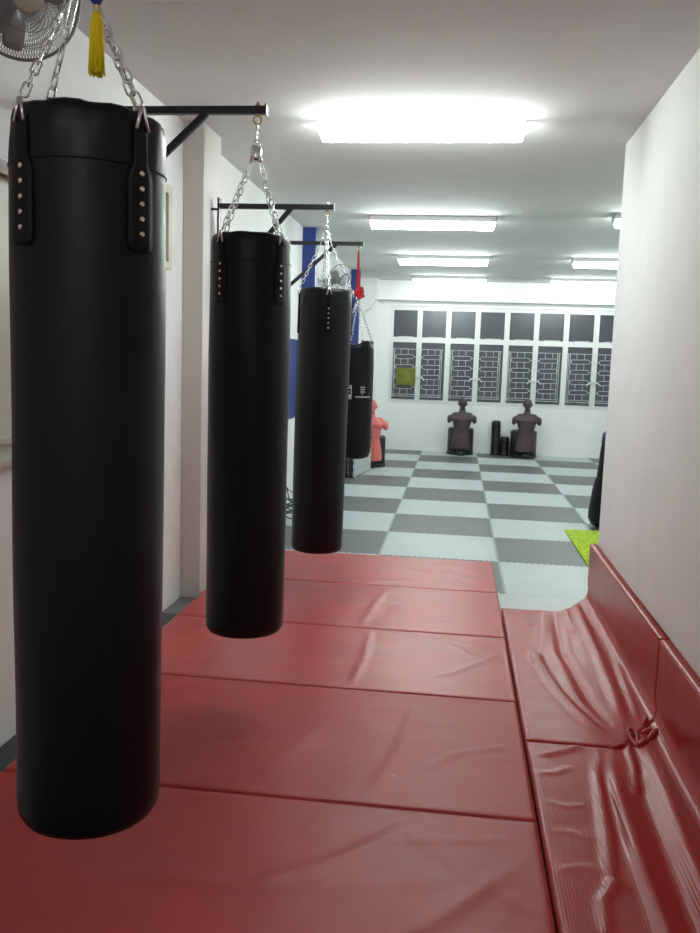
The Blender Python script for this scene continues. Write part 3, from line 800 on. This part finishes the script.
# ---------------------------------------------------------------- punching dummies
def blob(b, c, r, n=16):
    M4 = Matrix.Translation(c) @ Matrix.Diagonal((*r, 1))
    b.lathe([(0, -1)]+[(math.cos(t), math.sin(t)) for t in [-PI/2+PI*k/10 for k in range(1, 10)]]+[(0, 1)], n, M4)
def dummy(loc, rotz, m, label, Hh=.93):
    """armless, legless training torso; z=0 at the floor, faces -Y locally"""
    root = empty('punching_dummy', loc, label, 'training dummy', 'training dummies with black bases', (0, 0, rotz))
    b = MB()
    # torso loft
    secs = [(.055, .165, .110, 0), (.075, .178, .118, 0), (.20, .168, .114, 0), (.30, .150, .106, 0), (.38, .132, .098, 0), (.46, .140, .102, 0), (.55, .165, .112, -.005), (.61, .182, .112, -.005), (.655, .168, .092, 0), (.69, .115, .072, .0), (.725, .065, .06, .0), (.76, .052, .055, 0), (.80, .05, .055, -.004)]
    vs = []; n = 40
    for z, a, c, dy in secs:
        for k in range(n):
            t = 2*PI*k/n; f = 1.0
            if z < .36: f += .032*math.sin(t*14)*min(1, (.36-z)/.1)       # hanging vertical ribs
            ct, st = math.cos(t), math.sin(t)
            vs.append((a*f*math.copysign(abs(ct)**.85, ct), dy+c*f*math.copysign(abs(st)**.85, st), z))
    fs = [(i*n+k, i*n+(k+1) % n, (i+1)*n+(k+1) % n, (i+1)*n+k) for i in range(len(secs)-1) for k in range(n)]
    fs += [tuple(range(n))[::-1], tuple((len(secs)-1)*n+k for k in range(n))]
    b.add(vs, fs)
    for s in (-1, 1):
        blob(b, (s*.188, 0, .620), (.072, .072, .062))       # deltoid
        blob(b, (s*.222, .0, .578), (.040, .048, .055))       # cut upper arm
        blob(b, (s*.075, -.075, .60), (.085, .05, .055))      # pectoral
        blob(b, (s*.03, -.085, .50), (.032, .03, .03)); blob(b, (s*.03, -.083, .44), (.032, .03, .03)); blob(b, (s*.03, -.083, .385), (.032, .03, .028))
        blob(b, (s*.072, .0, .885), (.014, .022, .032))       # ear
        blob(b, (s*.10, .03, .69), (.08, .05, .035))          # trapezius
        blob(b, (s*.03, -.078, .905), (.025, .015, .010))     # brow
    blob(b, (0, -.005, .895), (.073, .088, .098)); blob(b, (0, -.035, .835), (.048, .052, .045)); blob(b, (0, -.088, .878), (.013, .022, .024))
    blob(b, (0, -.078, .845), (.024, .014, .008)); blob(b, (0, -.07, .812), (.024, .022, .018))
    b.v = [(x, y, .115+(z-.055)*(Hh-.115)/.935) for x, y, z in b.v]
    o = b.build('torso', m, root)
    r = o.modifiers.new('r', 'REMESH'); r.mode = 'VOXEL'; r.voxel_size = .009; r.use_smooth_shade = True
    s = o.modifiers.new('s', 'SMOOTH'); s.factor = .5; s.iterations = 2
    # shorts hem line, base drum behind and below
    b = MB(); b.lathe([(0, 0), (.235, 0), (.243, .012), (.243, .045), (.225, .055), (.232, .06), (.232, .45), (.215, .475), (0, .48)], 40, Matrix.Translation((0, .27, 0)))
    b.build('base', M['plastic'], root, bevel=.0)
    b = MB(); b.lathe([(0, 0), (.075, 0), (.08, .01), (.06, .13), (0, .13)], 20, Matrix.Translation((0, 0, 0))); b.box((-.035, .02, .0), (.035, .15, .03)); b.build('foot', M['plastic'], root)
    return root
dummy((.115, 15.22, 0), math.radians(2), M['dummybrown'], 'dark brown punching dummy standing alone by window wall, the left one', 1.03)
dummy((1.245, 15.20, 0), math.radians(4), M['dummybrown'], 'dark brown punching dummy right of the black padded rolls', 1.055)
dummy((-1.265, 12.85, .0), math.radians(6), M['dummyred'], 'red punching dummy half hidden behind the short bag', 1.04)
# black padded rolls between the brown dummies
def roll(x, y, h, r, lab, lean=0):
    root = empty('padded_roll', (x, y, 0), lab, 'padded roll', 'black padded rolls beside the brown dummy', (0, lean, 0))
    pr = [(0, 0), (r*1.05, 0), (r*1.1, .03)]
    k = max(3, int(h/.09))
    for i in range(k):
        z0 = .03+(h-.05)*i/k; z1 = .03+(h-.05)*(i+1)/k
        pr += [(r*.92, z0+.006), (r, z0+(z1-z0)*.35), (r, z0+(z1-z0)*.7), (r*.92, z1-.003)]
    pr += [(r*.95, h-.01), (r*.7, h), (0, h)]
    b = MB(); b.lathe(pr, 24); b.build('padding', M['padded'], root)
    b = MB()
    for i in (1, k-1):
        z = .03+(h-.05)*i/k; b.lathe([(r*.93, z-.008), (r*1.03, z-.006), (r*1.03, z+.006), (r*.93, z+.008)], 24)
    b.build('strap', M['mark'] if False else M['strap'], root)
    b = MB(); b.lathe([(0, h), (r*.6, h), (r*.55, h+.012), (0, h+.014)], 16); b.build('end_cap', M['fanbody'], root)
roll(.745, 15.60, .62, .085, 'tall black padded roll standing left of the right brown dummy', math.radians(-1))
roll(.905, 15.58, .34, .080, 'short black padded roll between the tall roll and right dummy')

# ---------------------------------------------------------------- stacked puzzle mats on edge, cable, bag behind the corner, turf, cloth
def upright_mats():
    n = 9
    pts = []
    L = .96; tp = .10
    def tt(t): u = (t % tp)/tp; return .012 if u < .4 else (-.012 if .5 < u < .9 else 0)
    seq = [k*tp/10 for k in range(1, int(L/tp*10))]
    for (a, d, nrm) in (((0, 0), (1, 0), (0, -1)), ((L, 0), (0, 1), (1, 0)), ((L, L), (-1, 0), (0, 1)), ((0, L), (0, -1), (-1, 0))):
        pts.append(a); pts += [(a[0]+d[0]*t+nrm[0]*tt(t), a[1]+d[1]*t+nrm[1]*tt(t)) for t in seq]
    n_ = len(pts); t = .025
    vs = [(0, p[0], p[1]+.014) for p in pts]+[(t, p[0], p[1]+.014) for p in pts]
    fs = [tuple(range(n_)), tuple(range(n_, 2*n_))[::-1]]+[(i, n_+i, n_+(i+1) % n_, (i+1) % n_) for i in range(n_)]
    b = MB(); b.add(vs, fs, 0, False); proto = b.build('foam_mat', M['tile_pale'])
    dk = proto.data.copy(); dk.materials.clear(); dk.materials.append(M['tile_dark']); bk = proto.data.copy(); bk.materials.clear(); bk.materials.append(M['rubber'])
    base = Vector((-1.375, 11.62, -.0))
    for i in range(n):
        o = proto if i == 0 else proto.copy()
        if i: COL.objects.link(o); o.data = proto.data if i % 4 == 0 else (bk if i % 2 else dk)
        o.location = base+Vector((-.0405*i, 0, .0)); o.rotation_euler = (0, math.radians(-1.2), math.radians(-7.5))
        lab = 'pale grey foam mat standing on edge, the outermost of the upright row' if i == 0 else ('foam mat standing on edge in the row against the left wall, ' + ORD[i] + ' from the outside')
        tag(o, lab, 'foam mat', 'spare foam mats stood on edge')
upright_mats()
def cable():
    b = MB(); pts = []
    for k in range(120):
        t = k*.26; r = .12+.03*math.sin(k*.37)
        pts.append((r*math.cos(t)*1.0, r*math.sin(t)*1.2, .01+.0016*k+.015*(1+math.sin(k*.9))))
    b.tube(pts, .006, 6)
    b.tube([(.1, -.1, .1), (-.02, -.05, .22), (-.06, .0, .34), (-.11, 0, .42)], .005, 6)
    b.tube([(-.1, .1, .05), (.02, .08, .25), (-.04, .02, .30), (-.09, 0, .36)], .005, 6)
    tag(b.build('cable_coil', M['cable'], loc=(-1.60, 8.35, 0)), 'tangled black cable on the floor by the left wall, between second and third bags', 'cable')
cable()
def turf():
    b = MB(); x0, x1, y0, y1 = 1.135, 2.2, 6.98, 8.56; n, m = 54, 78; vs = []
    for j in range(m+1):
        for i in range(n+1):
            x = x0+(x1-x0)*i/n; y = y0+(y1-y0)*j/m
            vs.append((x, y, .014+.006*random.random()))
    k = n+1; fs = [(j*k+i, j*k+i+1, (j+1)*k+i+1, (j+1)*k+i) for j in range(m) for i in range(n)]
    b.add(vs, fs); b.box((x0, y0, 0), (x1, y1, .012))
    tag(b.build('turf_mat', M['green']), 'lime green textured mat on the grey floor by the wall corner', 'mat')
turf()
def standing_bag():
    root = empty('standing_bag', (1.575, 8.83, .0), 'black padded bag standing upright on floor, mostly hidden behind the wall corner', 'punching bag', None, (0, math.radians(3.2), 0))
    b = MB(); b.lathe([(0, .012), (.12, .012), (.155, .03), (.185, .09), (.19, .16), (.175, .40), (.158, .50), (.150, .515)], 40); b.build('lower_body', M['black'], root)
    b = MB(); b.lathe([(.148, .515), (.150, .53), (.145, .80), (.140, .86)], 40); b.build('upper_body', M['black'], root)
    b = MB(); b.lathe([(.140, .86), (.146, .865), (.142, .96), (.12, .985), (0, .99)], 40); b.build('top_band', M['navy'], root)
standing_bag()
def cloth():
    b = MB(); x0, x1, z0, z1 = -1.115, -.765, 1.20, 1.515; n = 26; vs = []
    for j in range(n+1):
        for i in range(n+1):
            u, v = i/n, j/n
            y = .012*math.sin(u*9+v*2)+.010*noise.noise(Vector((u*4, v*4, 1)))-.02*math.exp(-((u-.72)**2+(v-.25)**2)/.03)
            z = z0+(z1-z0)*v+(.016*math.sin(u*5+1) if j == 0 else 0)-.008*(1-v)*math.sin(u*7)
            vs.append((x0+(x1-x0)*u, y, z-z0))
    k = n+1; b.add(vs, [(j*k+i, j*k+i+1, (j+1)*k+i+1, (j+1)*k+i) for j in range(n) for i in range(n)])
    o = b.build('cloth', M['cloth'], loc=(0, YW-.065, z0)); s = o.modifiers.new('s', 'SOLIDIFY'); s.thickness = .004
    tag(o, 'olive green cloth hung on the leftmost window grille', 'cloth')
cloth()
